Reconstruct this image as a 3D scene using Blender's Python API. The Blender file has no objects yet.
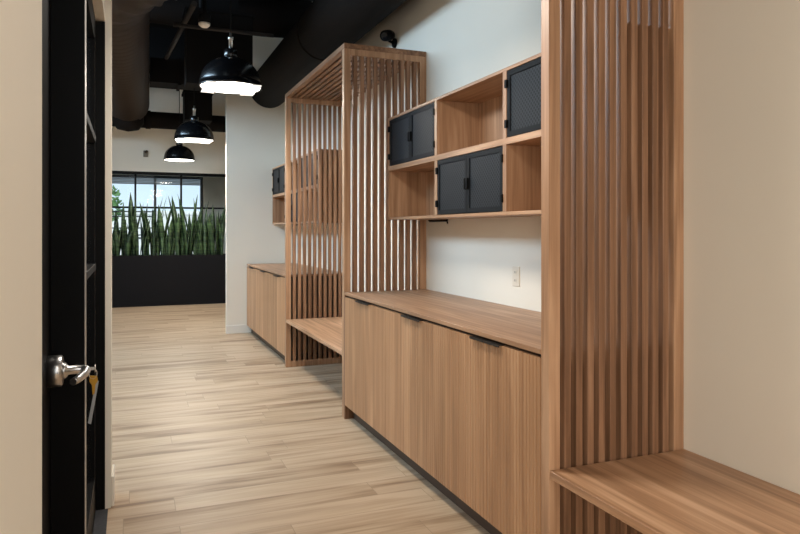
import bpy, bmesh, math, random
from mathutils import Vector, Matrix
random.seed(7)
C = bpy.context.scene.collection
scene = bpy.context.scene
R = math.radians

# ------------------------------------------------------------------ camera, world, lights, exposure
cam_data = bpy.data.cameras.new('camera')
cam_data.lens = 29.925; cam_data.sensor_width = 36
cam_data.shift_y = -37/800
cam_data.clip_start = 0.02
cam = bpy.data.objects.new('camera', cam_data); C.objects.link(cam)
cam.location = (0, 0, 1.372)
cam.rotation_euler = (R(90), 0, -math.atan(270/665))
scene.camera = cam

scene.view_settings.view_transform = 'Standard'
scene.view_settings.look = 'None'
scene.view_settings.gamma = 1.0
scene.view_settings.use_curve_mapping = False
scene.view_settings.exposure = 0.22

world = bpy.data.worlds.new('sky'); scene.world = world
world.use_nodes = True
wn = world.node_tree.nodes; wl = world.node_tree.links
bg = wn['Background']
tc = wn.new('ShaderNodeTexCoord'); sx = wn.new('ShaderNodeSeparateXYZ')
rp = wn.new('ShaderNodeValToRGB')
rp.color_ramp.elements[0].position = 0.0; rp.color_ramp.elements[0].color = (0.78, 0.90, 0.98, 1)
rp.color_ramp.elements[1].position = 0.25; rp.color_ramp.elements[1].color = (0.40, 0.66, 0.95, 1)
wl.new(tc.outputs['Generated'], sx.inputs[0]); wl.new(sx.outputs['Z'], rp.inputs[0])
wl.new(rp.outputs[0], bg.inputs['Color'])
bg.inputs['Strength'].default_value = 1.0

def area(name, loc, rot, size, power, col=(1, .86, .70), sy=None, spread=180, shape='RECTANGLE'):
    l = bpy.data.lights.new(name, 'AREA'); l.shape = shape if sy is None else 'RECTANGLE'
    l.size = size
    if shape == 'RECTANGLE' or sy: l.size_y = sy or size
    l.energy = power; l.color = col; l.spread = R(spread)
    o = bpy.data.objects.new(name, l); C.objects.link(o); o.location = loc; o.rotation_euler = rot
    return o
WARM = (1.0, 0.92, 0.81)
COOL = (.86, .94, 1.0)
# pendants in the row before the first visible one (the row goes on over and behind the camera)
area('pendant_light', (0.78, 2.75, 2.53), (0, 0, 0), 0.42, 27, WARM, shape='DISK')
area('pendant_light', (0.78, -0.15, 2.53), (0, 0, 0), 0.42, 9, WARM, shape='DISK')
# daylight of the open office behind the camera, an added warm fill, and daylight from the windows on the left beyond the corridor
area('office_daylight', (0.75, -2.4, 2.3), (R(82), 0, 0), 2.4, 26, COOL, sy=2.6)
area('bay_fill', (-1.2, -2.4, 1.6), (R(90), 0, R(-34)), 2.0, 165, (1, .91, .78), sy=2.0)  # unseen warm fill, added to brighten the right bay wall and doors
area('side_daylight', (-3.0, 6.6, 3.65), (0, R(-75), 0), 1.1, 345, (.56, .79, 1.0), sy=4.6)
sun = bpy.data.lights.new('sun', 'SUN'); sun.energy = 2.2; sun.angle = R(1); sun.color = (1, .96, .9)
so = bpy.data.objects.new('sun', sun); C.objects.link(so); so.rotation_euler = (R(48), 0, R(-12))

# ------------------------------------------------------------------ materials
def new_mat(name):
    m = bpy.data.materials.new(name); m.use_nodes = True
    nt = m.node_tree
    return m, nt, nt.nodes['Principled BSDF']

def plain(name, col, rough=.5, metal=0, spec=.5, noise=0, nscale=8, bump=0, bscale=60):
    m, nt, b = new_mat(name)
    b.inputs['Base Color'].default_value = (*col, 1); b.inputs['Roughness'].default_value = rough
    b.inputs['Metallic'].default_value = metal; b.inputs['Specular IOR Level'].default_value = spec
    t = nt.nodes.new('ShaderNodeTexCoord')
    if noise:
        n = nt.nodes.new('ShaderNodeTexNoise'); n.inputs['Scale'].default_value = nscale; n.inputs['Detail'].default_value = 4
        r = nt.nodes.new('ShaderNodeValToRGB')
        r.color_ramp.elements[0].position = .3; r.color_ramp.elements[1].position = .7
        r.color_ramp.elements[0].color = (*[c*(1-noise) for c in col], 1)
        r.color_ramp.elements[1].color = (*[min(1, c*(1+noise)) for c in col], 1)
        nt.links.new(t.outputs['Object'], n.inputs['Vector']); nt.links.new(n.outputs['Fac'], r.inputs[0])
        nt.links.new(r.outputs[0], b.inputs['Base Color'])
    if bump:
        n2 = nt.nodes.new('ShaderNodeTexNoise'); n2.inputs['Scale'].default_value = bscale
        bp = nt.nodes.new('ShaderNodeBump'); bp.inputs['Strength'].default_value = bump; bp.inputs['Distance'].default_value = .002
        nt.links.new(t.outputs['Object'], n2.inputs['Vector']); nt.links.new(n2.outputs['Fac'], bp.inputs['Height'])
        nt.links.new(bp.outputs[0], b.inputs['Normal'])
    return m

def wood(name, cols, axis, rough=.42, across=38, along=1.1, tone=.10, cathedral=.35, bands=True):
    """cols: dark, mid, light (linear).  axis: grain direction 0/1/2."""
    m, nt, b = new_mat(name); N = nt.nodes; L = nt.links
    t = N.new('ShaderNodeTexCoord'); oi = N.new('ShaderNodeObjectInfo')
    off = N.new('ShaderNodeVectorMath'); off.operation = 'ADD'
    mul = N.new('ShaderNodeVectorMath'); mul.operation = 'SCALE'; mul.inputs['Scale'].default_value = 13.7
    cb = N.new('ShaderNodeCombineXYZ')
    for i in range(3): L.new(oi.outputs['Random'], cb.inputs[i])
    L.new(cb.outputs[0], mul.inputs[0]); L.new(t.outputs['Object'], off.inputs[0]); L.new(mul.outputs[0], off.inputs[1])
    def mapped(sc_across, sc_along):
        mp = N.new('ShaderNodeMapping'); s = [sc_across]*3; s[axis] = sc_along
        mp.inputs['Scale'].default_value = s; L.new(off.outputs[0], mp.inputs['Vector']); return mp
    fine = N.new('ShaderNodeTexNoise'); fine.inputs['Scale'].default_value = 1; fine.inputs['Detail'].default_value = 6
    fine.inputs['Roughness'].default_value = .62; fine.inputs['Distortion'].default_value = .4
    L.new(mapped(across, along).outputs[0], fine.inputs['Vector'])
    wide = N.new('ShaderNodeTexNoise'); wide.inputs['Scale'].default_value = 1; wide.inputs['Detail'].default_value = 2
    wide.inputs['Distortion'].default_value = 1.2
    L.new(mapped(across*.20, along*.55).outputs[0], wide.inputs['Vector'])
    ringm = N.new('ShaderNodeMath'); ringm.operation = 'MULTIPLY'; ringm.inputs[1].default_value = 22
    L.new(wide.outputs['Fac'], ringm.inputs[0])
    sn = N.new('ShaderNodeMath'); sn.operation = 'SINE'; L.new(ringm.outputs[0], sn.inputs[0])
    ma = N.new('ShaderNodeMath'); ma.operation = 'MULTIPLY_ADD'; ma.inputs[1].default_value = .16*cathedral; 
    L.new(sn.outputs[0], ma.inputs[0]); L.new(fine.outputs['Fac'], ma.inputs[2])
    wa = N.new('ShaderNodeMath'); wa.operation = 'MULTIPLY_ADD'; wa.inputs[1].default_value = .55; 
    sub = N.new('ShaderNodeMath'); sub.operation = 'SUBTRACT'; sub.inputs[1].default_value = .5
    L.new(wide.outputs['Fac'], sub.inputs[0]); L.new(sub.outputs[0], wa.inputs[0]); L.new(ma.outputs[0], wa.inputs[2])
    r = N.new('ShaderNodeValToRGB'); e = r.color_ramp.elements
    e[0].position = .28; e[0].color = (*cols[0], 1); e[1].position = .74; e[1].color = (*cols[2], 1)
    k = e.new(.5); k.color = (*cols[1], 1)
    L.new(wa.outputs[0], r.inputs[0])
    hsv = N.new('ShaderNodeHueSaturation')
    v = N.new('ShaderNodeMath'); v.operation = 'MULTIPLY_ADD'; v.inputs[1].default_value = tone*2; v.inputs[2].default_value = 1-tone
    L.new(oi.outputs['Random'], v.inputs[0]); L.new(v.outputs[0], hsv.inputs['Value'])
    L.new(r.outputs[0], hsv.inputs['Color']); L.new(hsv.outputs[0], b.inputs['Base Color'])
    b.inputs['Roughness'].default_value = rough
    b.inputs['Specular IOR Level'].default_value = .35
    bp = N.new('ShaderNodeBump'); bp.inputs['Strength'].default_value = .15; bp.inputs['Distance'].default_value = .001
    L.new(fine.outputs['Fac'], bp.inputs['Height']); L.new(bp.outputs[0], b.inputs['Normal'])
    return m

def srgb(r, g, b):
    f = lambda c: (c/255/12.92) if c/255 <= .04045 else ((c/255+.055)/1.055)**2.4
    return (f(r), f(g), f(b))

OAK = (srgb(142, 107, 80), srgb(167, 129, 99), srgb(189, 152, 121))
WAL = (srgb(106, 76, 55), srgb(136, 100, 75), srgb(161, 124, 96))
M = {}
M['wood_z'] = wood('walnut veneer upright grain', OAK, 2)
M['wood_y'] = wood('walnut veneer lengthwise grain', OAK, 1)
M['wood_x'] = wood('walnut veneer crosswise grain', OAK, 0)
M['slat_z'] = wood('walnut slats upright', WAL, 2, tone=.05)
M['slat_y'] = wood('walnut slats lengthwise', WAL, 1, tone=.05)
M['bench_y'] = wood('walnut bench top', (srgb(142, 106, 78), srgb(180, 140, 108), srgb(207, 169, 137)), 1, across=26, along=.8, cathedral=.34, rough=.36)
M['door_z'] = wood('reeded walnut', (srgb(160, 120, 87), srgb(180, 138, 102), srgb(198, 156, 119)), 2, tone=.08, across=22, along=.7)
M['kick'] = plain('dark toe kick', srgb(70, 52, 38), .6)
M['black_metal'] = plain('black powder coated steel', srgb(20, 21, 23), .6, 0, .15)
M['black_paint'] = plain('black painted frame', srgb(8, 8, 9), .5, 0, .12)
M['pull'] = plain('black edge pull', srgb(30, 28, 27), .35)
M['duct'] = plain('matt black duct', srgb(25, 20, 18), .8, 0, .12, noise=.15, nscale=3)
M['ribbed'] = plain('dark brown ribbed duct', srgb(52, 42, 37), .55, 0, .3)
M['device'] = plain('grey plastic', srgb(120, 110, 96), .6)
M['ceil'] = plain('black ceiling paint', srgb(14, 13, 13), .9, 0, .1, noise=.2, nscale=1)
M['beam'] = plain('black beam paint', srgb(17, 15, 15), .8, 0, .15)
M['pipe'] = plain('dark conduit', srgb(40, 34, 32), .7)
M['wall'] = plain('warm white wall paint', srgb(230, 223, 210), .8, 0, .25, noise=.012, nscale=2, bump=.05, bscale=160)
M['white_trim'] = plain('white satin trim', srgb(228, 222, 212), .5)
M['chrome'] = plain('satin chrome', (.66, .65, .64), .30, 1)
M['strip'] = plain('dull aluminium strip', (.45, .42, .39), .45, 1)
M['brass'] = plain('brass', srgb(205, 160, 70), .3, 1)
M['paper'] = plain('paper tag', srgb(170, 172, 174), .6)
M['planter'] = plain('black planter metal', srgb(15, 14, 17), .7, 0, .15, noise=.05)
M['soil'] = plain('potting soil', srgb(46, 36, 28), .95, noise=.4, nscale=40)
M['carpet'] = plain('grey threshold carpet', srgb(58, 59, 63), .95, noise=.25, nscale=180)
M['plate'] = plain('ivory outlet plate', srgb(222, 212, 196), .45)
M['slot'] = plain('dark slot', srgb(60, 54, 48), .6)
M['shade_out'] = plain('gloss black lamp shade', srgb(14, 14, 16), .22, 0, .6)
M['shade_in'] = plain('white shade inside', (.85, .83, .80), .6)
M['bark'] = plain('bark', srgb(90, 75, 60), .9, noise=.3)
M['leafy'] = plain('tree leaves', srgb(96, 128, 70), .8, noise=.35, nscale=2)
M['white_wall'] = plain('white render', srgb(238, 232, 222), .8)
M['ground'] = plain('pale concrete', srgb(190, 186, 178), .9, noise=.08)
M['blind'] = plain('grey blind', srgb(176, 180, 184), .6)
M['grey_frame'] = plain('dark blue grey window frame', srgb(46, 54, 62), .45)

def emit(name, col, s):
    m, nt, b = new_mat(name)
    b.inputs['Base Color'].default_value = (*col, 1)
    b.inputs['Emission Color'].default_value = (*col, 1); b.inputs['Emission Strength'].default_value = s
    return m
M['glow'] = emit('lit diffuser', (1, .94, .85), 7)
M['plate_glow'] = emit('lit acrylic plate', (1, .95, .88), .8)
M['sensor'] = plain('off white plastic', srgb(235, 220, 205), .5)

def glass(name, refl=.06, tint=(.97, .99, 1)):
    m = bpy.data.materials.new(name); m.use_nodes = True; nt = m.node_tree
    nt.nodes.remove(nt.nodes['Principled BSDF'])
    out = nt.nodes['Material Output']
    tr = nt.nodes.new('ShaderNodeBsdfTransparent'); tr.inputs[0].default_value = (*tint, 1)
    gl = nt.nodes.new('ShaderNodeBsdfGlossy'); gl.inputs['Roughness'].default_value = .02
    fr = nt.nodes.new('ShaderNodeFresnel'); fr.inputs['IOR'].default_value = 1.2
    mx = nt.nodes.new('ShaderNodeMixShader')
    nt.links.new(fr.outputs[0], mx.inputs[0]); nt.links.new(tr.outputs[0], mx.inputs[1]); nt.links.new(gl.outputs[0], mx.inputs[2])
    nt.links.new(mx.outputs[0], out.inputs['Surface'])
    return m
M['glass'] = glass('clear window glass')
M['dark_glass'] = plain('dark tinted glass', srgb(22, 26, 32), .06, 0, .5)

def perforated():
    m, nt, b = new_mat('perforated black steel'); N = nt.nodes; L = nt.links
    t = N.new('ShaderNodeTexCoord'); mp = N.new('ShaderNodeMapping')
    mp.inputs['Rotation'].default_value = (R(45), 0, 0); mp.inputs['Scale'].default_value = (1, 1, 1)
    L.new(t.outputs['Object'], mp.inputs[0])
    sp = N.new('ShaderNodeSeparateXYZ'); L.new(mp.outputs[0], sp.inputs[0])
    fr = []
    for ax in ('Y', 'Z'):
        mu = N.new('ShaderNodeMath'); mu.operation = 'MULTIPLY'; mu.inputs[1].default_value = 1/.018; L.new(sp.outputs[ax], mu.inputs[0])
        f = N.new('ShaderNodeMath'); f.operation = 'FRACT'; L.new(mu.outputs[0], f.inputs[0])
        s = N.new('ShaderNodeMath'); s.operation = 'SUBTRACT'; s.inputs[1].default_value = .5; L.new(f.outputs[0], s.inputs[0])
        fr.append(s)
    cb = N.new('ShaderNodeCombineXYZ'); L.new(fr[0].outputs[0], cb.inputs[0]); L.new(fr[1].outputs[0], cb.inputs[1])
    ln = N.new('ShaderNodeVectorMath'); ln.operation = 'LENGTH'; L.new(cb.outputs[0], ln.inputs[0])
    lt = N.new('ShaderNodeMath'); lt.operation = 'LESS_THAN'; lt.inputs[1].default_value = .36; L.new(ln.outputs['Value'], lt.inputs[0])
    r = N.new('ShaderNodeMix'); r.data_type = 'RGBA'
    r.inputs['A'].default_value = (*srgb(40, 42, 46), 1); r.inputs['B'].default_value = (*srgb(5, 5, 6), 1)
    L.new(lt.outputs[0], r.inputs['Factor']); L.new(r.outputs['Result'], b.inputs['Base Color'])
    b.inputs['Roughness'].default_value = .55; b.inputs['Specular IOR Level'].default_value = .2
    return m
M['perf'] = perforated()

def floor_mat():
    m, nt, b = new_mat('pale oak plank floor'); N = nt.nodes; L = nt.links
    t = N.new('ShaderNodeTexCoord')
    br = N.new('ShaderNodeTexBrick'); br.offset = 0; br.offset_frequency = 2; br.squash = 1
    br.inputs['Scale'].default_value = 1; br.inputs['Brick Width'].default_value = 1.22; br.inputs['Row Height'].default_value = .18
    br.inputs['Mortar Size'].default_value = .0016; br.inputs['Mortar Smooth'].default_value = .1
    br.inputs['Color1'].default_value = (0, 0, 0, 1); br.inputs['Color2'].default_value = (1, 1, 1, 1); br.inputs['Mortar'].default_value = (.5, .5, .5, 1)
    # every row of planks starts at its own random offset
    sy_ = N.new('ShaderNodeSeparateXYZ'); L.new(t.outputs['Object'], sy_.inputs[0])
    dv = N.new('ShaderNodeMath'); dv.operation = 'DIVIDE'; dv.inputs[1].default_value = .18; L.new(sy_.outputs['Y'], dv.inputs[0])
    fl = N.new('ShaderNodeMath'); fl.operation = 'FLOOR'; L.new(dv.outputs[0], fl.inputs[0])
    wn_ = N.new('ShaderNodeTexWhiteNoise'); wn_.noise_dimensions = '1D'; L.new(fl.outputs[0], wn_.inputs['W'])
    sh = N.new('ShaderNodeMath'); sh.operation = 'MULTIPLY_ADD'; sh.inputs[1].default_value = 1.22
    L.new(wn_.outputs['Value'], sh.inputs[0]); L.new(sy_.outputs['X'], sh.inputs[2])
    cv = N.new('ShaderNodeCombineXYZ'); L.new(sh.outputs[0], cv.inputs[0]); L.new(sy_.outputs['Y'], cv.inputs[1])
    L.new(cv.outputs[0], br.inputs['Vector'])
    # shift the grain plank by plank
    sep = N.new('ShaderNodeSeparateColor'); L.new(br.outputs['Color'], sep.inputs[0])
    cb = N.new('ShaderNodeCombineXYZ')
    mu = N.new('ShaderNodeMath'); mu.operation = 'MULTIPLY'; mu.inputs[1].default_value = 9; L.new(sep.outputs[0], mu.inputs[0])
    L.new(mu.outputs[0], cb.inputs[0]); L.new(mu.outputs[0], cb.inputs[2])
    ad = N.new('ShaderNodeVectorMath'); ad.operation = 'ADD'; L.new(t.outputs['Object'], ad.inputs[0]); L.new(cb.outputs[0], ad.inputs[1])
    mp = N.new('ShaderNodeMapping'); mp.inputs['Scale'].default_value = (1.0, 11, 1); L.new(ad.outputs[0], mp.inputs[0])
    n = N.new('ShaderNodeTexNoise'); n.inputs['Scale'].default_value = 1; n.inputs['Detail'].default_value = 5; n.inputs['Distortion'].default_value = .5
    L.new(mp.outputs[0], n.inputs['Vector'])
    mp2 = N.new('ShaderNodeMapping'); mp2.inputs['Scale'].default_value = (2.5, 70, 1); L.new(ad.outputs[0], mp2.inputs[0])
    n2 = N.new('ShaderNodeTexNoise'); n2.inputs['Scale'].default_value = 1; n2.inputs['Detail'].default_value = 3; L.new(mp2.outputs[0], n2.inputs['Vector'])
    s = N.new('ShaderNodeMath'); s.operation = 'MULTIPLY_ADD'; s.inputs[1].default_value = .28; L.new(n2.outputs['Fac'], s.inputs[0]); L.new(n.outputs['Fac'], s.inputs[2])
    s2 = N.new('ShaderNodeMath'); s2.operation = 'MULTIPLY_ADD'; s2.inputs[1].default_value = .16; L.new(sep.outputs[0], s2.inputs[0]); L.new(s.outputs[0], s2.inputs[2])
    r = N.new('ShaderNodeValToRGB'); e = r.color_ramp.elements
    e[0].position = .52; e[0].color = (*srgb(132, 106, 82), 1); e[1].position = .84; e[1].color = (*srgb(188, 165, 139), 1)
    k = e.new(.66); k.color = (*srgb(168, 143, 116), 1)
    L.new(s2.outputs[0], r.inputs[0])
    mx = N.new('ShaderNodeMix'); mx.data_type = 'RGBA'; mx.inputs['B'].default_value = (*srgb(146, 125, 101), 1)
    L.new(br.outputs['Fac'], mx.inputs['Factor']); L.new(r.outputs[0], mx.inputs['A'])
    L.new(mx.outputs['Result'], b.inputs['Base Color'])
    b.inputs['Roughness'].default_value = .42; b.inputs['Specular IOR Level'].default_value = .4
    return m
M['floor'] = floor_mat()

def leaf_mat():
    m, nt, b = new_mat('snake plant leaf'); N = nt.nodes; L = nt.links
    t = N.new('ShaderNodeTexCoord'); mp = N.new('ShaderNodeMapping'); mp.inputs['Scale'].default_value = (3, 3, 26)
    L.new(t.outputs['Object'], mp.inputs[0])
    n = N.new('ShaderNodeTexNoise'); n.inputs['Scale'].default_value = 1; n.inputs['Detail'].default_value = 3; n.inputs['Distortion'].default_value = 1
    L.new(mp.outputs[0], n.inputs['Vector'])
    r = N.new('ShaderNodeValToRGB'); e = r.color_ramp.elements
    e[0].position = .38; e[0].color = (*srgb(20, 38, 26), 1); e[1].position = .70; e[1].color = (*srgb(84, 112, 68), 1)
    L.new(n.outputs['Fac'], r.inputs[0]); L.new(r.outputs[0], b.inputs['Base Color'])
    b.inputs['Roughness'].default_value = .45
    return m
M['leaf'] = leaf_mat()

# ------------------------------------------------------------------ mesh helpers
class MB:
    def __init__(s): s.bm = bmesh.new()
    def box(s, x0, x1, y0, y1, z0, z1, bev=0):
        r = bmesh.ops.create_cube(s.bm, size=1)
        vs = r['verts']
        for v in vs:
            v.co = Vector(((x0+x1)/2 + v.co.x*(x1-x0), (y0+y1)/2 + v.co.y*(y1-y0), (z0+z1)/2 + v.co.z*(z1-z0)))
        if bev:
            es = list({e for v in vs for e in v.link_edges})
            bmesh.ops.bevel(s.bm, geom=es, offset=bev, segments=1, affect='EDGES')
        return s
    def tube(s, pts, rad, seg=16, cap=True):
        pts = [Vector(p) for p in pts]; n = len(pts)
        rads = rad if isinstance(rad, (list, tuple)) else [rad]*n
        rings = []; up = None
        for i, p in enumerate(pts):
            t = (pts[min(i+1, n-1)] - pts[max(i-1, 0)]).normalized()
            if up is None:
                up = Vector((0, 0, 1)) if abs(t.z) < .9 else Vector((1, 0, 0))
            a = t.cross(up).normalized(); u = a.cross(t).normalized(); up = u
            rings.append([s.bm.verts.new(p + rads[i]*(math.cos(k*2*math.pi/seg)*a + math.sin(k*2*math.pi/seg)*u)) for k in range(seg)])
        for i in range(n-1):
            for k in range(seg):
                f = s.bm.faces.new((rings[i][k], rings[i][(k+1) % seg], rings[i+1][(k+1) % seg], rings[i+1][k])); f.smooth = True
        if cap:
            s.bm.faces.new(list(reversed(rings[0]))); s.bm.faces.new(rings[-1])
        return s
    def lathe(s, prof, seg=40, cx=0, cy=0, close=False):
        rings = []
        for r, z in prof:
            if r < 1e-6: rings.append([s.bm.verts.new((cx, cy, z))])
            else: rings.append([s.bm.verts.new((cx+r*math.cos(k*2*math.pi/seg), cy+r*math.sin(k*2*math.pi/seg), z)) for k in range(seg)])
        for a, b in zip(rings, rings[1:]):
            for k in range(seg):
                k2 = (k+1) % seg
                if len(a) == 1 and len(b) == 1: continue
                if len(a) == 1: f = s.bm.faces.new((a[0], b[k2], b[k]))
                elif len(b) == 1: f = s.bm.faces.new((a[k], a[k2], b[0]))
                else: f = s.bm.faces.new((a[k], a[k2], b[k2], b[k]))
                f.smooth = True
        return s
    def poly(s, pts, d):
        """prism: polygon pts extruded by vector d"""
        a = [s.bm.verts.new(p) for p in pts]; dd = Vector(d)
        b = [s.bm.verts.new(Vector(p)+dd) for p in pts]; n = len(pts)
        s.bm.faces.new(a); s.bm.faces.new(list(reversed(b)))
        for k in range(n): s.bm.faces.new((a[k], b[k], b[(k+1) % n], a[(k+1) % n]))
        return s
    def build(s, name, mat, parent=None, loc=None):
        bmesh.ops.recalc_face_normals(s.bm, faces=s.bm.faces)
        me = bpy.data.meshes.new(name); s.bm.to_mesh(me); s.bm.free()
        me.materials.append(mat)
        o = bpy.data.objects.new(name, me); C.objects.link(o)
        if loc: o.location = loc
        if parent is not None: o.parent = parent
        return o

def tag(o, label, cat, group=None):
    o['label'] = label; o['category'] = cat
    if group: o['group'] = group
    return o
def thing(name, label, cat, loc=(0, 0, 0), rz=0, group=None):
    o = bpy.data.objects.new(name, None); C.objects.link(o); o.empty_display_size = .1
    o.location = loc; o.rotation_euler = (0, 0, rz)
    return tag(o, label, cat, group)
def struct(name, mb, mat):
    o = mb.build(name, mat); o['kind'] = 'structure'; return o
def copy_tree(o, parent=None, label=None):
    c = o.copy(); C.objects.link(c)
    if parent is not None: c.parent = parent
    if label: c['label'] = label
    for ch in list(o.children): copy_tree(ch, c)
    return c

# ------------------------------------------------------------------ the setting
XW = 2.10           # right wall face
XF = 1.443          # front plane of the joinery
CEIL = 4.3
struct('floor', MB().box(-3.2, 2.3, -2.7, 16.2, -.1, 0), M['floor'])
struct('ceiling', MB().box(-3.2, 2.3, -2.7, 16.2, CEIL, CEIL+.1), M['ceil'])
struct('wall_right', MB().box(XW, XW+.2, -2.7, 16.2, 0, CEIL), M['wall'])
struct('wall_rear', MB().box(-3.2, XW, -2.7, -2.6, 0, CEIL), M['wall'])
struct('wall_far_left', MB().box(-3.2, -3.1, -2.6, 16.2, 0, CEIL), M['wall'])
# left wall: near piece, header over both doors, stub at the far end
wl_ = MB()
wl_.box(-.34, -.117, .55, 1.077, 0, CEIL)
wl_.box(-.34, -.117, 1.077, 2.10, 2.46, CEIL)
wl_.box(-.34, -.114, 2.10, 3.58, 2.395, CEIL)
wl_.box(-.34, -.087, 3.58, 3.78, 0, CEIL)
struct('wall_left', wl_, M['wall'])
struct('baseboard_left', MB().box(-.087, -.073, 3.59, 3.78, 0, .15, .004), M['white_trim'])
# niche end wall on the right, facing the camera
struct('wall_niche', MB().box(1.18, XW, 9.0, 9.08, 0, CEIL), M['wall'])
struct('baseboard_niche', MB().box(1.175, XF+.06, 8.985, 9.0, 0, .11, .003), M['white_trim'])
YS = 13.25
wb = MB()
wb.box(-3.1, XW, YS, YS+.15, 2.46, CEIL)
wb.box(-3.1, -1.3, YS, YS+.15, 0, 2.46)
wb.box(1.95, XW, YS, YS+.15, 0, 2.46)
wb.box(-1.3, 1.95, YS, YS+.15, 0, .55)
struct('wall_back', wb, M['wall'])
# window wall of the room beyond
ww = MB()
ww.box(-3.1, -2.6, 16, 16.15, 0, CEIL); ww.box(1.57, XW, 16, 16.15, 0, CEIL)
ww.box(-2.6, 1.57, 16, 16.15, 2.60, CEIL); ww.box(-2.6, 1.57, 16, 16.15, 0, .35)
struct('wall_window', ww, M['wall'])

# glazed black steel screen above the planter
sc_ = bpy.data.objects.new('window_1', None); C.objects.link(sc_); sc_['kind'] = 'structure'; sc_.location = (0, YS+.03, 0)
f = MB()
f.box(-1.3, 1.95, 0, .06, 2.405, 2.46); f.box(-1.3, 1.95, 0, .06, .55, .60)
for x in (-1.3, -.75, .075, .885, 1.90): f.box(x-.0, x+.035, 0, .06, .60, 2.405)
f.box(-1.265, 1.9, .012, .048, 1.775, 1.81)
f.build('steel_frame', M['black_paint'], sc_)
MB().box(-1.265, 1.9, .026, .034, .60, 2.405).build('pane', M['glass'], sc_)
# outside window
w2 = bpy.data.objects.new('window_2', None); C.objects.link(w2); w2['kind'] = 'structure'; w2.location = (0, 16.02, 0)
f = MB()
f.box(-2.6, 1.57, 0, .08, 2.54, 2.60); f.box(-2.6, 1.57, 0, .08, .35, .41)
for x in (-2.6, -1.6, -.5, .50, 1.51): f.box(x, x+.055, 0, .08, .41, 2.54)
f.box(-2.545, 1.51, .01, .06, 1.17, 1.21)
f.build('window_frame', M['grey_frame'], w2)
MB().box(-2.545, 1.51, .03, .038, .41, 2.54).build('pane', M['glass'], w2)
bl = MB()
for k in range(4): bl.box(-2.53, 1.50, -.03, -.005, 2.40+k*.034, 2.428+k*.034)
bl.build('raised_blind', M['blind'], w2)

# ------------------------------------------------------------------ outside
struct('ground_outside', MB().box(-40, 40, 16.3, 90, -.4, -.3), M['ground'])
tag(MB().box(-3.2, 14, 42, 50, -.3, 2.3).box(-3.4, 14.2, 41.9, 50.1, 2.3, 2.5).build('building', M['white_wall']),
    'low white flat-roofed building outside, seen through the far window', 'building')
fe = thing('railing', 'dark horizontal railing outside the far window, behind the plants at left', 'railing', (-1.0, 17.4, -.3))
for z in (1.55, 1.72, 2.0, 2.12): MB().box(-1.6, 1.55, -.02, .02, z-.015, z+.015).build('rail', M['grey_frame'], fe)
for x in (-1.6, 0, 1.5): MB().box(x, x+.05, -.025, .025, 0, 2.15).build('post', M['grey_frame'], fe)
tr = thing('tree', 'green leafy tree outside, at the left edge of the far window', 'tree', (-1.2, 30, -.3))
MB().tube([(0, 0, 0), (.05, 0, 1.2), (0, .05, 2.4)], [.14, .11, .07], 10).build('trunk', M['bark'], tr)
cr = MB()
for i in range(420):
    a = random.random()*6.28; b_ = math.acos(random.uniform(-1, 1)); q = random.random()**.4
    c = Vector((.95*q*math.sin(b_)*math.cos(a), .95*q*math.sin(b_)*math.sin(a), 2.75+.95*q*math.cos(b_)))
    u = Vector((random.uniform(-1, 1), random.uniform(-1, 1), random.uniform(-1, 1))).normalized()*.13
    v = u.orthogonal().normalized()*.08; w_ = u.cross(v).normalized()*.012
    cr.poly([c-u, c+v, c+u, c-v], w_)
cr.build('crown', M['leafy'], tr)

# ------------------------------------------------------------------ ceiling services
for y, z in ((7.1, 3.95), (10.2, 3.78), (3.6, 3.95)):
    struct('ceiling_beam', MB().box(-3.1, 2.1, y, y+.2, z, CEIL), M['beam'])

def spiral(path, rad, pitch, name, mat, parent, amp=.012):
    """ribbed duct: resample the path and swell the radius once per pitch"""
    pts = [Vector(p) for p in path]; out = []; rr = []
    L = [0]
    for a, b in zip(pts, pts[1:]): L.append(L[-1]+(b-a).length)
    tot = L[-1]; n = int(tot/(pitch/4))
    for i in range(n+1):
        d = tot*i/n
        k = max(j for j in range(len(L)-1) if L[j] <= d+1e-9)
        t = (d-L[k])/max(1e-9, L[k+1]-L[k])
        out.append(pts[k].lerp(pts[k+1], t)); rr.append(rad + (amp if i % 4 == 0 else 0))
    return MB().tube(out, rr, 32).build(name, mat, parent)

sd = thing('spiral_duct', 'large ribbed black spiral duct along the ceiling at left, bending right overhead', 'duct', (0, 0, 0))
arc = []
cx0, cy0, rad_b = .45, 5.35, .62
path = [(-.03, 11.6, 3.43), (-.165, 6.25, 3.43)]
U = Vector((.93, 0, .37)).normalized()
for k in range(1, 9):
    a = k/8*math.pi/2
    path.append(tuple(Vector((-.165, 6.25, 3.43)) + U*.5*(1-math.cos(a)) + Vector((0, -1, 0))*.5*math.sin(a)))
path.append(tuple(Vector(path[-1]) + U*.10))
spiral(path[:2], .30, .15, 'straight_run', M['ribbed'], sd, .024)
spiral(path[1:], .315, .17, 'elbow_run', M['ribbed'], sd, .024)
MB().lathe([(0, 2.98), (.17, 3.02), (.24, 3.12), (.24, 3.43), (0, 3.43)], 24, -.03, 11.75).build('end_boot', M['duct'], sd)

rd = thing('round_duct', 'smooth round black duct running above the slatted portal into the beige wall', 'duct', (0, 0, 0))
MB().tube([(1.74, 9.0, 3.28), (1.74, 2.0, 3.28), (1.74, -1.0, 3.28)], .26, 40).build('pipe_run', M['duct'], rd)
MB().tube([(1.74, 6.30, 3.28), (1.74, 6.24, 3.28)], .264, 40).build('joint_band', M['duct'], rd)

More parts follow.
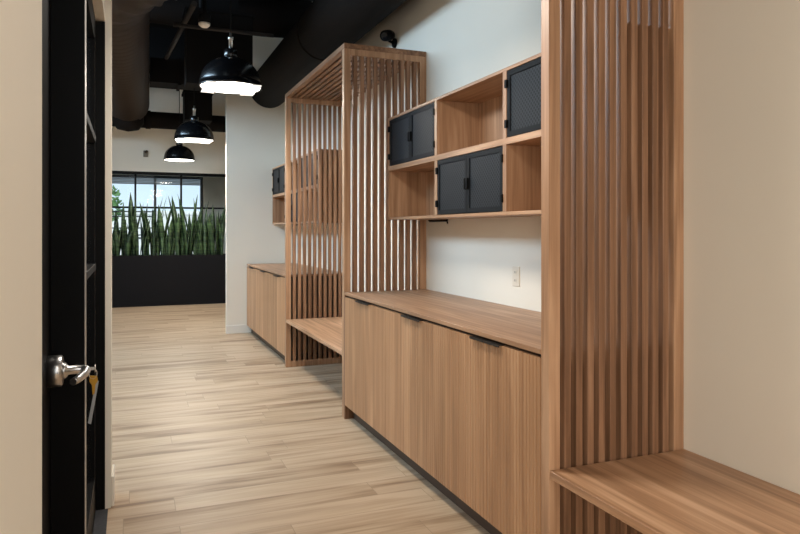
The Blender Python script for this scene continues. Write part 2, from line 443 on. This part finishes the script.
td = thing('cross_duct', 'black round duct crossing the corridor in front of the far wall', 'duct', (0, 0, 0))
MB().tube([(-3.05, 12.3, 3.28), (2.05, 12.3, 3.28)], .145, 28).build('pipe_run', M['duct'], td)
MB().tube([(.25, 12.3, 3.28), (.33, 12.3, 3.28)], .16, 28).build('joint_band', M['duct'], td)
dd = thing('duct_drop', 'black box-shaped duct drop hanging behind the middle pendant lamp', 'duct', (0, 0, 0))
MB().box(.80, 1.22, 11.0, 11.4, 3.12, CEIL).build('box_body', M['beam'], dd)
MB().box(.78, 1.24, 10.98, 11.42, 3.55, 3.59).build('flange', M['beam'], dd)
pb = thing('duct_plenum', 'black box plenum hanging from the ceiling behind the front pendant lamp', 'duct', (0, 0, 0))
MB().box(.55, 1.245, 7.35, 7.62, 2.93, 3.70).build('box_body', M['beam'], pb)
MB().box(.53, 1.265, 7.33, 7.64, 3.70, 3.73).build('flange', M['beam'], pb)
MB().box(.70, 1.10, 7.40, 7.58, 3.73, CEIL).build('neck', M['beam'], pb)
hd = thing('header_duct', 'flat black duct spanning the corridor high above the middle lamp', 'duct', (0, 0, 0))
MB().box(.25, 2.05, 9.4, 9.8, 3.34, 3.66).build('box_body', M['beam'], hd)
MB().box(.60, .64, 9.38, 9.82, 3.32, 3.68).build('flange', M['beam'], hd)
cd = thing('curved_duct', 'black round duct crossing high behind the front pendant lamp', 'duct', (0, 0, 0))
MB().tube([(2.08, 8.2, 4.02), (1.5, 8.15, 3.98), (.9, 8.15, 3.98), (.3, 8.15, 4.0), (-3.0, 8.15, 4.0)], .24, 28).build('pipe_run', M['duct'], cd)
def conduit(label, pts, r=.02):
    t = MB().tube(pts, r, 8).build('conduit', M['pipe']); return tag(t, label, 'pipe')
conduit('thin dark conduit slanting along the ceiling beside the spiral duct', [(.55, 6.4, 3.46), (.44, 9.2, 3.62)], .028)
conduit('thin dark conduit crossing the ceiling above the front pendant lamp', [(.40, 7.0, 3.42), (1.40, 7.0, 3.42)], .02)
cs = thing('ceiling_sensor', 'small round white ceiling sensor on a black stem, left of the front pendant', 'sensor', (.62, 6.2, 3.2))
MB().lathe([(0, .03), (.055, .03), (.055, .10), (.03, .12), (.02, .14), (.02, 1.10), (0, 1.10)], 20).build('stem', M['beam'], cs)
MB().lathe([(0, -.01), (.03, -.006), (.05, .012), (.052, .03), (0, .03)], 20).build('lens', M['sensor'], cs)

# ------------------------------------------------------------------ pendant lamps
def pendant(loc, label, plate=False):
    p = thing('pendant_lamp', label, 'lamp', loc, 0, 'dome pendant lamps over the corridor')
    top = CEIL - loc[2]
    prof = []
    n = 12
    for k in range(n+1):
        a = k/n*math.pi/2
        prof.append((.25*math.cos(a)**.9 if k < n else .045, .02+.235*math.sin(a)**.95))
    MB().lathe([(.243, .012), (.254, .0), (.254, .02)] + prof + [(.04, .257)], 48).build('shade', M['shade_out'], p)
    inner = [(.242, .012)] + [(.238*math.cos(k/n*math.pi/2), .012+.22*math.sin(k/n*math.pi/2)) for k in range(n)] + [(.0, .235)]
    MB().lathe(inner, 48).build('shade_lining', M['shade_in'], p)
    MB().lathe([(0, .004), (.238, .004), (.238, .012), (0, .012)], 48).build('diffuser', M['glow'], p)
    MB().lathe([(0, .25), (.05, .25), (.055, .262), (.055, .31), (.042, .325), (0, .325)], 24).build('socket_cap', M['shade_out'], p)
    MB().lathe([(0, .325), (.016, .325), (.016, .40), (.022, .405), (.022, .425), (.010, .43), (.010, .46), (0, .46)], 16).build('stem', M['chrome'], p)
    MB().lathe([(0, .46), (.006, .46), (.006, top-.03), (0, top-.03)], 8).build('cord', M['black_paint'], p)
    MB().lathe([(0, top-.03), (.07, top-.03), (.07, top), (0, top)], 24).build('ceiling_canopy', M['shade_out'], p)
    if plate:
        hs, rr = .217, .243
        a0 = math.acos(hs/rr)
        for q in range(4):                     # lit acrylic corners of the square lens that show outside the round rim
            pts = [(hs*math.cos(q*math.pi/2+math.pi/4)*2**.5, hs*math.sin(q*math.pi/2+math.pi/4)*2**.5)]
            for k in range(7):
                a = q*math.pi/2 + (math.pi/2-a0) + (2*a0-math.pi/2)*k/6
                pts.append((rr*math.cos(a), rr*math.sin(a)))
            MB().poly([(x, y, -.008) for x, y in pts], (0, 0, .006)).build('lens_corner', M['plate_glow'], p)
    l = bpy.data.lights.new('pendant_light', 'AREA'); l.shape = 'DISK'; l.size = .42; l.energy = 30; l.color = WARM
    lo = bpy.data.objects.new('pendant_light', l); C.objects.link(lo); lo.location = (loc[0], loc[1], loc[2]-.016)
    return p
LX = .775
p1 = pendant((LX, 5.65, 2.55), 'front black dome pendant lamp, nearest and largest of the row', True)
pendant((LX+.01, 9.15, 2.55), 'middle black dome pendant lamp, second in the row', True)
pendant((LX+.0, 11.85, 2.55), 'far black dome pendant lamp, smallest, in front of the wall above the window')

# ------------------------------------------------------------------ slatted portals
PH = 2.735
def screen(parent, y0, top=PH):
    """slatted side screen between XF and the wall, y0..y0+.052 (local Y)"""
    fr = MB()
    fr.box(XF, XF+.05, y0, y0+.052, 0, top-.04, .0015)
    fr.box(XW-.055, XW-.002, y0, y0+.052, 0, top-.04, .0015)
    fr.box(XF+.05, XW-.055, y0, y0+.052, 0, .06, .0015)
    fr.box(XF+.05, XW-.055, y0, y0+.052, top-.085, top-.04, .0015)
    o = fr.build('screen_frame', M['wood_z'], parent)
    s = MB(); a, b = XF+.05, XW-.055
    n = 10; w = .030; gap = ((b-a) - n*w)/(n+1)
    for k in range(n):
        x = a + gap + k*(w+gap)
        s.box(x, x+w, y0+.004, y0+.043, .06, top-.085, .0015)
    s.build('slat_infill', M['slat_z'], o)
def portal(ya, yb, label):
    """ya: near face of the near screen, yb: far face of the far screen"""
    p = thing('slatted_portal', label, 'slatted screen', (0, ya, 0), 0, 'walnut slatted bench portals')
    Lg = yb-ya
    screen(p, 0); screen(p, Lg-.052)
    t = MB()
    t.box(XF, XF+.05, 0, Lg, PH-.04, PH, .002); t.box(XW-.05, XW-.002, 0, Lg, PH-.04, PH, .002)
    t.box(XF+.05, XW-.05, 0, .052, PH-.04, PH, .002); t.box(XF+.05, XW-.05, Lg-.052, Lg, PH-.04, PH, .002)
    o = t.build('canopy_frame', M['slat_y'], p)
    s = MB(); a, b = XF+.05, XW-.05; n = 10; w = .034; gap = ((b-a)-n*w)/(n+1)
    for k in range(n):
        x = a+gap+k*(w+gap); s.box(x, x+w, .052, Lg-.052, PH-.036, PH-.017, .0015)
    s.build('slat_infill', M['slat_y'], o)
    return p
portal(4.634, 6.632, 'tall walnut slatted portal standing mid-corridor around the smaller, farther bench')
portal(.136, 2.134, 'tall walnut slatted portal at right foreground, around the nearest bench')

def bench(ya, yb, label):
    b = thing('bench', label, 'bench', (0, ya, 0), 0, 'walnut portal benches')
    MB().box(XF+.001, XW-.002, .001, yb-ya-.001, .448, .478, .002).build('seat', M['bench_y'], b)
    c = MB()
    c.box(XW-.03, XW-.003, .002, yb-ya-.002, .38, .447)
    c.build('wall_cleat', M['slat_y'], b)
    return b
bench(4.687, 6.579, 'walnut bench seat inside the far slatted portal, beyond the long cabinets')
bench(.189, 2.081, 'large walnut bench seat in the right foreground, cut off by the photo edge')

# ------------------------------------------------------------------ base cabinets and counters
def reeded(y0, y1, z0, z1, xf, th=.02, pitch=.024):
    """door leaf with half-round reeds on the corridor side (-X)"""
    m = MB(); n = max(1, round((y1-y0)/pitch)); w = (y1-y0)/n
    pts = [(xf+th, y1), (xf+th, y0)]
    for k in range(n):
        for t, dx in ((0, .008), (.11, .008), (.16, 0), (.95, 0)):
            pts.append((xf+dx, y0+(k+t)*w))
    pts.append((xf, y1))
    bm = m.bm
    lo = [bm.verts.new((x, y, z0)) for x, y in pts]; hi = [bm.verts.new((x, y, z1)) for x, y in pts]
    N = len(pts)
    for k in range(N): bm.faces.new((lo[k], lo[(k+1) % N], hi[(k+1) % N], hi[k]))
    bm.faces.new(lo); bm.faces.new(hi)
    return m
def base_cabinet(y0, w, label, group):
    """y0 near end; two reeded doors meeting in the middle"""
    c = thing('base_cabinet', label, 'cabinet', (XF, y0, 0), 0, group)
    k = MB()
    k.box(.024, XW-XF-.003, .001, .019, .10, .885); k.box(.024, XW-XF-.003, w-.019, w-.001, .10, .885)
    k.box(.024, XW-XF-.003, .019, w-.019, .10, .12); k.box(XW-XF-.02, XW-XF-.003, .019, w-.019, .12, .885)
    k.box(.024, .12, .019, w-.019, .867, .885)
    k.build('carcass', M['kick'], c)
    MB().box(.065, .08, .001, w-.001, 0, .10).build('toe_kick', M['kick'], c)
    for i in range(2):
        a, b = (.0015, w/2-.0015) if i == 0 else (w/2+.0015, w-.0015)
        d = reeded(a, b, .103, .886, 0).build('door', M['door_z'], c)
        e0, e1 = (b-.128, b-.002) if i == 0 else (a+.002, a+.128)
        h = MB().box(-.016, .010, e0, e1, .8875, .8905, 0).box(-.016, -.0135, e0, e1, .8805, .8875, 0)
        hh = h.build('handle', M['pull'], d)
        hh['label'] = 'black edge pull'
    return c
g = 'reeded walnut base cabinets of the near counter'
names = ['walnut reeded base cabinet under the near counter, closest to the foreground screen',
         'walnut reeded base cabinet, middle one under the near counter',
         'walnut reeded base cabinet under the near counter, beside the mid-corridor portal']
for i in range(3): base_cabinet(2.136+i*.8265, .8265, names[i], g)
names = ['walnut reeded base cabinet of the far counter, closest to the slatted portal',
         'walnut reeded base cabinet, middle one under the far counter',
         'walnut reeded base cabinet of the far counter, against the beige end wall']
wf = (8.985-6.634)/3
for i in range(3): base_cabinet(6.634+i*wf, wf, names[i], 'reeded walnut base cabinets of the far counter')
def counter(y0, y1, label):
    c = thing('countertop', label, 'countertop', (0, y0, 0))
    MB().box(XF-.001, XW-.002, 0, y1-y0, .900, .920, .0015).build('top_slab', M['wood_y'], c)
    MB().box(XF+.026, XW-.05, .02, y1-y0-.02, .8855, .8995).build('sub_top', M['kick'], c)
    return c
counter(2.136, 4.616, 'long walnut countertop over the near row of reeded cabinets')
counter(6.634, 8.985, 'short-looking walnut countertop beyond the portal, against the beige end wall')
tag(MB().box(XF-.001, XW-.003, 4.6165, 4.633, 0, .920, .001).build('end_panel', M['slat_z']),  # darker slat walnut stands in for shade below the cabinet doors
    'thin walnut end panel closing the near cabinets, against the mid-corridor portal', 'panel')

# ------------------------------------------------------------------ wall shelves with metal doors
def wall_shelf(y0, y1, label):
    XS = 1.785; Lg = y1-y0; D = XW-XS-.002
    s = thing('wall_shelf', label, 'shelf', (XS, y0, 1.448), 0, 'walnut wall shelves with black metal doors')
    H = .757; t = .018; zm0, zm1 = .362, .396
    MB().box(0, D, 0, Lg, H-t, H, .001).build('top_board', M['wood_y'], s)
    MB().box(0, D, 0, Lg, 0, t, .001).build('bottom_board', M['wood_y'], s)
    MB().box(0, D, t, Lg-t, zm0, zm1, .001).build('middle_board', M['wood_y'], s)
    for a in (0, Lg-t): MB().box(0, D, a, a+t, t, H-t, .001).build('side_board', M['wood_z'], s)
    w = Lg/3
    for k in (1, 2):
        for za, zb in ((t, zm0), (zm1, H-t)):
            MB().box(0, D, k*w-.018, k*w+.018, za, zb, .001).build('divider', M['wood_z'], s)
    MB().box(D-.012, D, t, Lg-t, t, H-t).build('back_board', M['wood_z'], s)
    # black metal double doors: far top cell, middle bottom cell, near top cell
    for (ci, za, zb) in ((2, zm1, H-t), (1, t, zm0), (0, zm1, H-t)):
        a = ci*w + (.018 if ci else t) + .004; b = (ci+1)*w - (.018 if ci < 2 else t) - .004
        z0, z1 = za+.004, zb-.004; mid = (a+b)/2
        for (p, q, hinge_y, side) in ((a, mid-.002, a, -1), (mid+.002, b, b, 1)):
            f = MB(); x0, x1 = .002, .016; fw = .026
            f.box(x0, x1, p, q, z0, z0+fw); f.box(x0, x1, p, q, z1-fw, z1)
            f.box(x0, x1, p, p+fw, z0+fw, z1-fw); f.box(x0, x1, q-fw, q, z0+fw, z1-fw)
            d = f.build('cabinet_door', M['black_metal'], s)
            MB().box(x0+.006, x0+.009, p+fw, q-fw, z0+fw, z1-fw).build('mesh_panel', M['perf'], d)
            for hz in (z0+.045, z1-.085):
                MB().box(-.010, .004, hinge_y-.010, hinge_y+.010, hz, hz+.042, .002).build('hinge', M['black_paint'], d)
            ly = mid - side*(-.014)
            zc = (z0+z1)/2
            MB().box(-.012, .002, ly-.010, ly+.010, zc-.032, zc+.032, .003).build('latch', M['black_paint'], d)
    # thin black rod under the board at the far end
    MB().tube([(D-.02, Lg-.10, -.012), (D-.03, Lg-.42, -.012), (D-.032, Lg-.43, -.03)], .005, 8).box(D-.03, D-.012, Lg-.40, Lg-.10, -.008, 0).build('wall_bracket', M['black_paint'], s)
    return s
wall_shelf(2.136, 4.632, 'walnut wall shelf with black metal doors above the near counter')
wall_shelf(6.634, 8.985, 'walnut wall shelf seen partly through slats, above the far counter')

# ------------------------------------------------------------------ outlet, security camera
ou = thing('wall_outlet', 'pale duplex wall outlet above the near counter', 'outlet', (XW, 3.356, 1.10))
MB().box(-.006, -.0005, -.037, .037, -.058, .058, .002).build('cover_plate', M['plate'], ou)
for z in (.024, -.024):
    r_ = MB().box(-.009, -.006, -.017, .017, z-.015, z+.015, .002).build('receptacle', M['plate'], ou)
    MB().box(-.0095, -.0089, -.009, -.006, z-.006, z+.007).box(-.0095, -.0089, .006, .009, z-.006, z+.007).build('slot', M['slot'], r_)
sc2 = thing('security_camera', 'small black camera fixed to the wall above the slatted portal', 'camera', (XW, 5.27, 3.01))
MB().tube([(-.001, 0, -.045), (-.02, 0, -.045)], .04, 20).build('mount_plate', M['black_paint'], sc2)
MB().tube([(-.02, 0, -.045), (-.06, 0, -.03), (-.075, 0, -.005)], .012, 10).build('arm', M['black_paint'], sc2)
MB().tube([(-.035, .03, .03), (-.07, -.01, .012), (-.125, -.065, -.012)], [.040, .047, .045], 20).build('body', M['black_paint'], sc2)
MB().tube([(-.125, -.065, -.012), (-.131, -.072, -.0155)], .028, 20).build('lens', M['dark_glass'], sc2)

ws = thing('wall_sensor', 'tiny grey motion sensor on the far wall above the glazed screen', 'sensor', (.27, YS, 2.79))
MB().box(-.04, .04, -.03, -.0005, -.06, .06, .008).build('housing', M['device'], ws)
MB().tube([(.0, -.03, .03), (.02, -.07, .035)], .026, 12).build('lens', M['kick'], ws)

# ------------------------------------------------------------------ doors on the left
d1 = bpy.data.objects.new('door_1', None); C.objects.link(d1); d1['kind'] = 'structure'; d1.location = (-.2, 1.08, 0)
MB().box(-.045, 0, .012, .955, .01, 2.42, .001).build('door_leaf', M['black_paint'], d1)
fr = MB()
fr.box(-.139, .0829, .965, 1.018, 0, 2.46); fr.box(-.139, .07, -.002, .01, 0, 2.46); fr.box(-.139, .07, .01, .965, 2.425, 2.46)
fr.build('door_frame', M['black_paint'], d1)
MB().box(.0829, .0845, .966, 1.016, .01, 2.44).build('edge_strip', M['strip'], d1)
LZ, LY = 1.0, .885
hd_ = MB().tube([(0, LY, LZ), (.032, LY, LZ), (.036, LY, LZ)], [.041, .041, .036], 32)
hd_ = hd_.build('door_handle', M['chrome'], d1)
hd_['label'] = 'satin chrome lever handle'
MB().tube([(.036, LY, LZ), (.043, LY, LZ), (.049, LY, LZ), (.085, LY, LZ), (.094, LY, LZ)], [.024, .020, .0115, .0115, .010], 20).build('spindle', M['chrome'], hd_)
MB().tube([(.083, LY+.004, LZ), (.092, LY-.015, LZ), (.090, LY-.045, LZ-.003), (.080, LY-.085, LZ-.006), (.068, LY-.115, LZ-.008)], [.0105, .0115, .011, .010, .009], 16).build('lever', M['chrome'], hd_)
KX = -.2+.094
kb = thing('key_bunch', 'key in the lever lock of the black door, with brass key and tag hanging', 'key', (KX, 1.08+LY, LZ))
MB().box(.0005, .018, -.001, .001, -.004, .004).tube([(.018, 0, 0), (.020, 0, 0)], .010, 14).build('lock_key', M['chrome'], kb)
MB().tube([(.014+.010*math.cos(k*.6), 0, -.014+.014*math.sin(k*.6)) for k in range(12)], .0012, 6).build('ring', M['chrome'], kb)
MB().poly([(.006, -.001, -.018), (.024, -.001, -.020), (.026, -.001, -.034), (.020, -.001, -.044), (.018, -.001, -.068), (.013, -.001, -.070), (.011, -.001, -.044), (.005, -.001, -.034)], (0, .002, 0)).build('brass_key', M['brass'], kb)
MB().poly([(.022, .003, -.030), (.028, .003, -.036), (.009, .003, -.150), (.001, .003, -.146)], (0, .001, 0)).build('paper_tag', M['paper'], kb)

d2 = bpy.data.objects.new('door_2', None); C.objects.link(d2); d2['kind'] = 'structure'; d2.location = (-.155, 2.10, 0)
f = MB()
f.box(-.04, 0, .0, .12, .005, 2.39); f.box(-.04, 0, 1.36, 1.478, .005, 2.39)
f.box(-.04, 0, .12, 1.36, .005, .20); f.box(-.04, 0, .12, 1.36, 2.28, 2.39)
df = f.build('door_frame', M['black_paint'], d2)
MB().box(-.024, -.016, .12, 1.36, .20, 2.28).build('pane', M['dark_glass'], d2)
for z in (1.20, 1.80):
    MB().box(-.030, .006, .12, 1.36, z-.016, z+.016, .002).build('glazing_bar', M['chrome'] if 0 else M['black_metal'], d2)
MB().box(-.18, .0415, 1.467, 1.4785, 0, 2.394).build('jamb', M['black_paint'], d2)
struct('trim_1', MB().box(-.5, -.1, 2.10, 3.566, 0.0003, .003), M['carpet'])

# ------------------------------------------------------------------ planter and snake plants
YP = 12.77
pl = thing('planter', 'long black rectangular planter below the glazed screen at the corridor end', 'planter', (0, YP, 0))
b = MB()
b.box(-1.25, 1.92, 0, .02, 0, .915, .002); b.box(-1.25, 1.92, .40, .42, 0, .915, .002)
b.box(-1.25, -1.23, .02, .40, 0, .915); b.box(1.90, 1.92, .02, .40, 0, .915); b.box(-1.23, 1.90, .02, .40, 0, .03)
b.build('box_body', M['planter'], pl)
MB().box(-1.23, 1.90, .02, .40, .03, .88).build('soil', M['soil'], pl)

def leaf(mb, base, h, w, lean, az, twist):
    n = 7; d = Vector((math.cos(az), math.sin(az), 0)); rows = []
    for i in range(n+1):
        t = i/n
        c = Vector(base) + d*(lean*h*t*(.4+.6*t)) + Vector((0, 0, h*t))
        wd = w*(.55+.6*math.sin(math.pi*min(1, t*1.05)*.62))*(1 if t < .62 else max(0.02, 1-((t-.62)/.38)**1.6))
        a = az+math.pi/2+twist*t
        s_ = Vector((math.cos(a), math.sin(a), 0))*wd/2
        nrm = Vector((-math.sin(a), math.cos(a), 0))
        rows.append([mb.bm.verts.new(c-s_), mb.bm.verts.new(c+nrm*wd*.16), mb.bm.verts.new(c+s_), mb.bm.verts.new(c+nrm*wd*.10)])
    for i in range(n):
        for k in range(4):
            f_ = mb.bm.faces.new((rows[i][k], rows[i][(k+1) % 4], rows[i+1][(k+1) % 4], rows[i+1][k])); f_.smooth = True
ordn = ['first', 'second', 'third', 'fourth', 'fifth', 'sixth', 'seventh', 'eighth', 'ninth', 'tenth', 'eleventh', 'twelfth']
spots = [(-.24, .85), (-.07, 1.0), (.10, 1.18), (.27, 1.0), (.44, 1.12), (.61, .95), (.76, 1.14), (.92, 1.05), (1.08, 1.16), (1.24, 1.10), (1.40, .98), (1.56, 1.05)]
for i, (x, h) in enumerate(spots):
    extra = 'leftmost' if i == 0 else ('rightmost' if i == 11 else ordn[i]+' from left')
    t = thing('snake_plant', 'upright green snake plant in the black planter, %s in the row' % extra, 'plant', (x, YP+.2, .88), 0, 'snake plants in the long planter')
    m = MB()
    for k in range(12):
        az = random.random()*6.28
        leaf(m, (random.uniform(-.07, .07), random.uniform(-.11, .11), 0), h*(1.0 if k < 2 else random.uniform(.40, .85)), random.uniform(.06, .10), random.uniform(.03, .26), az, random.uniform(-.8, .8))
    m.build('leaves', M['leaf'], t)
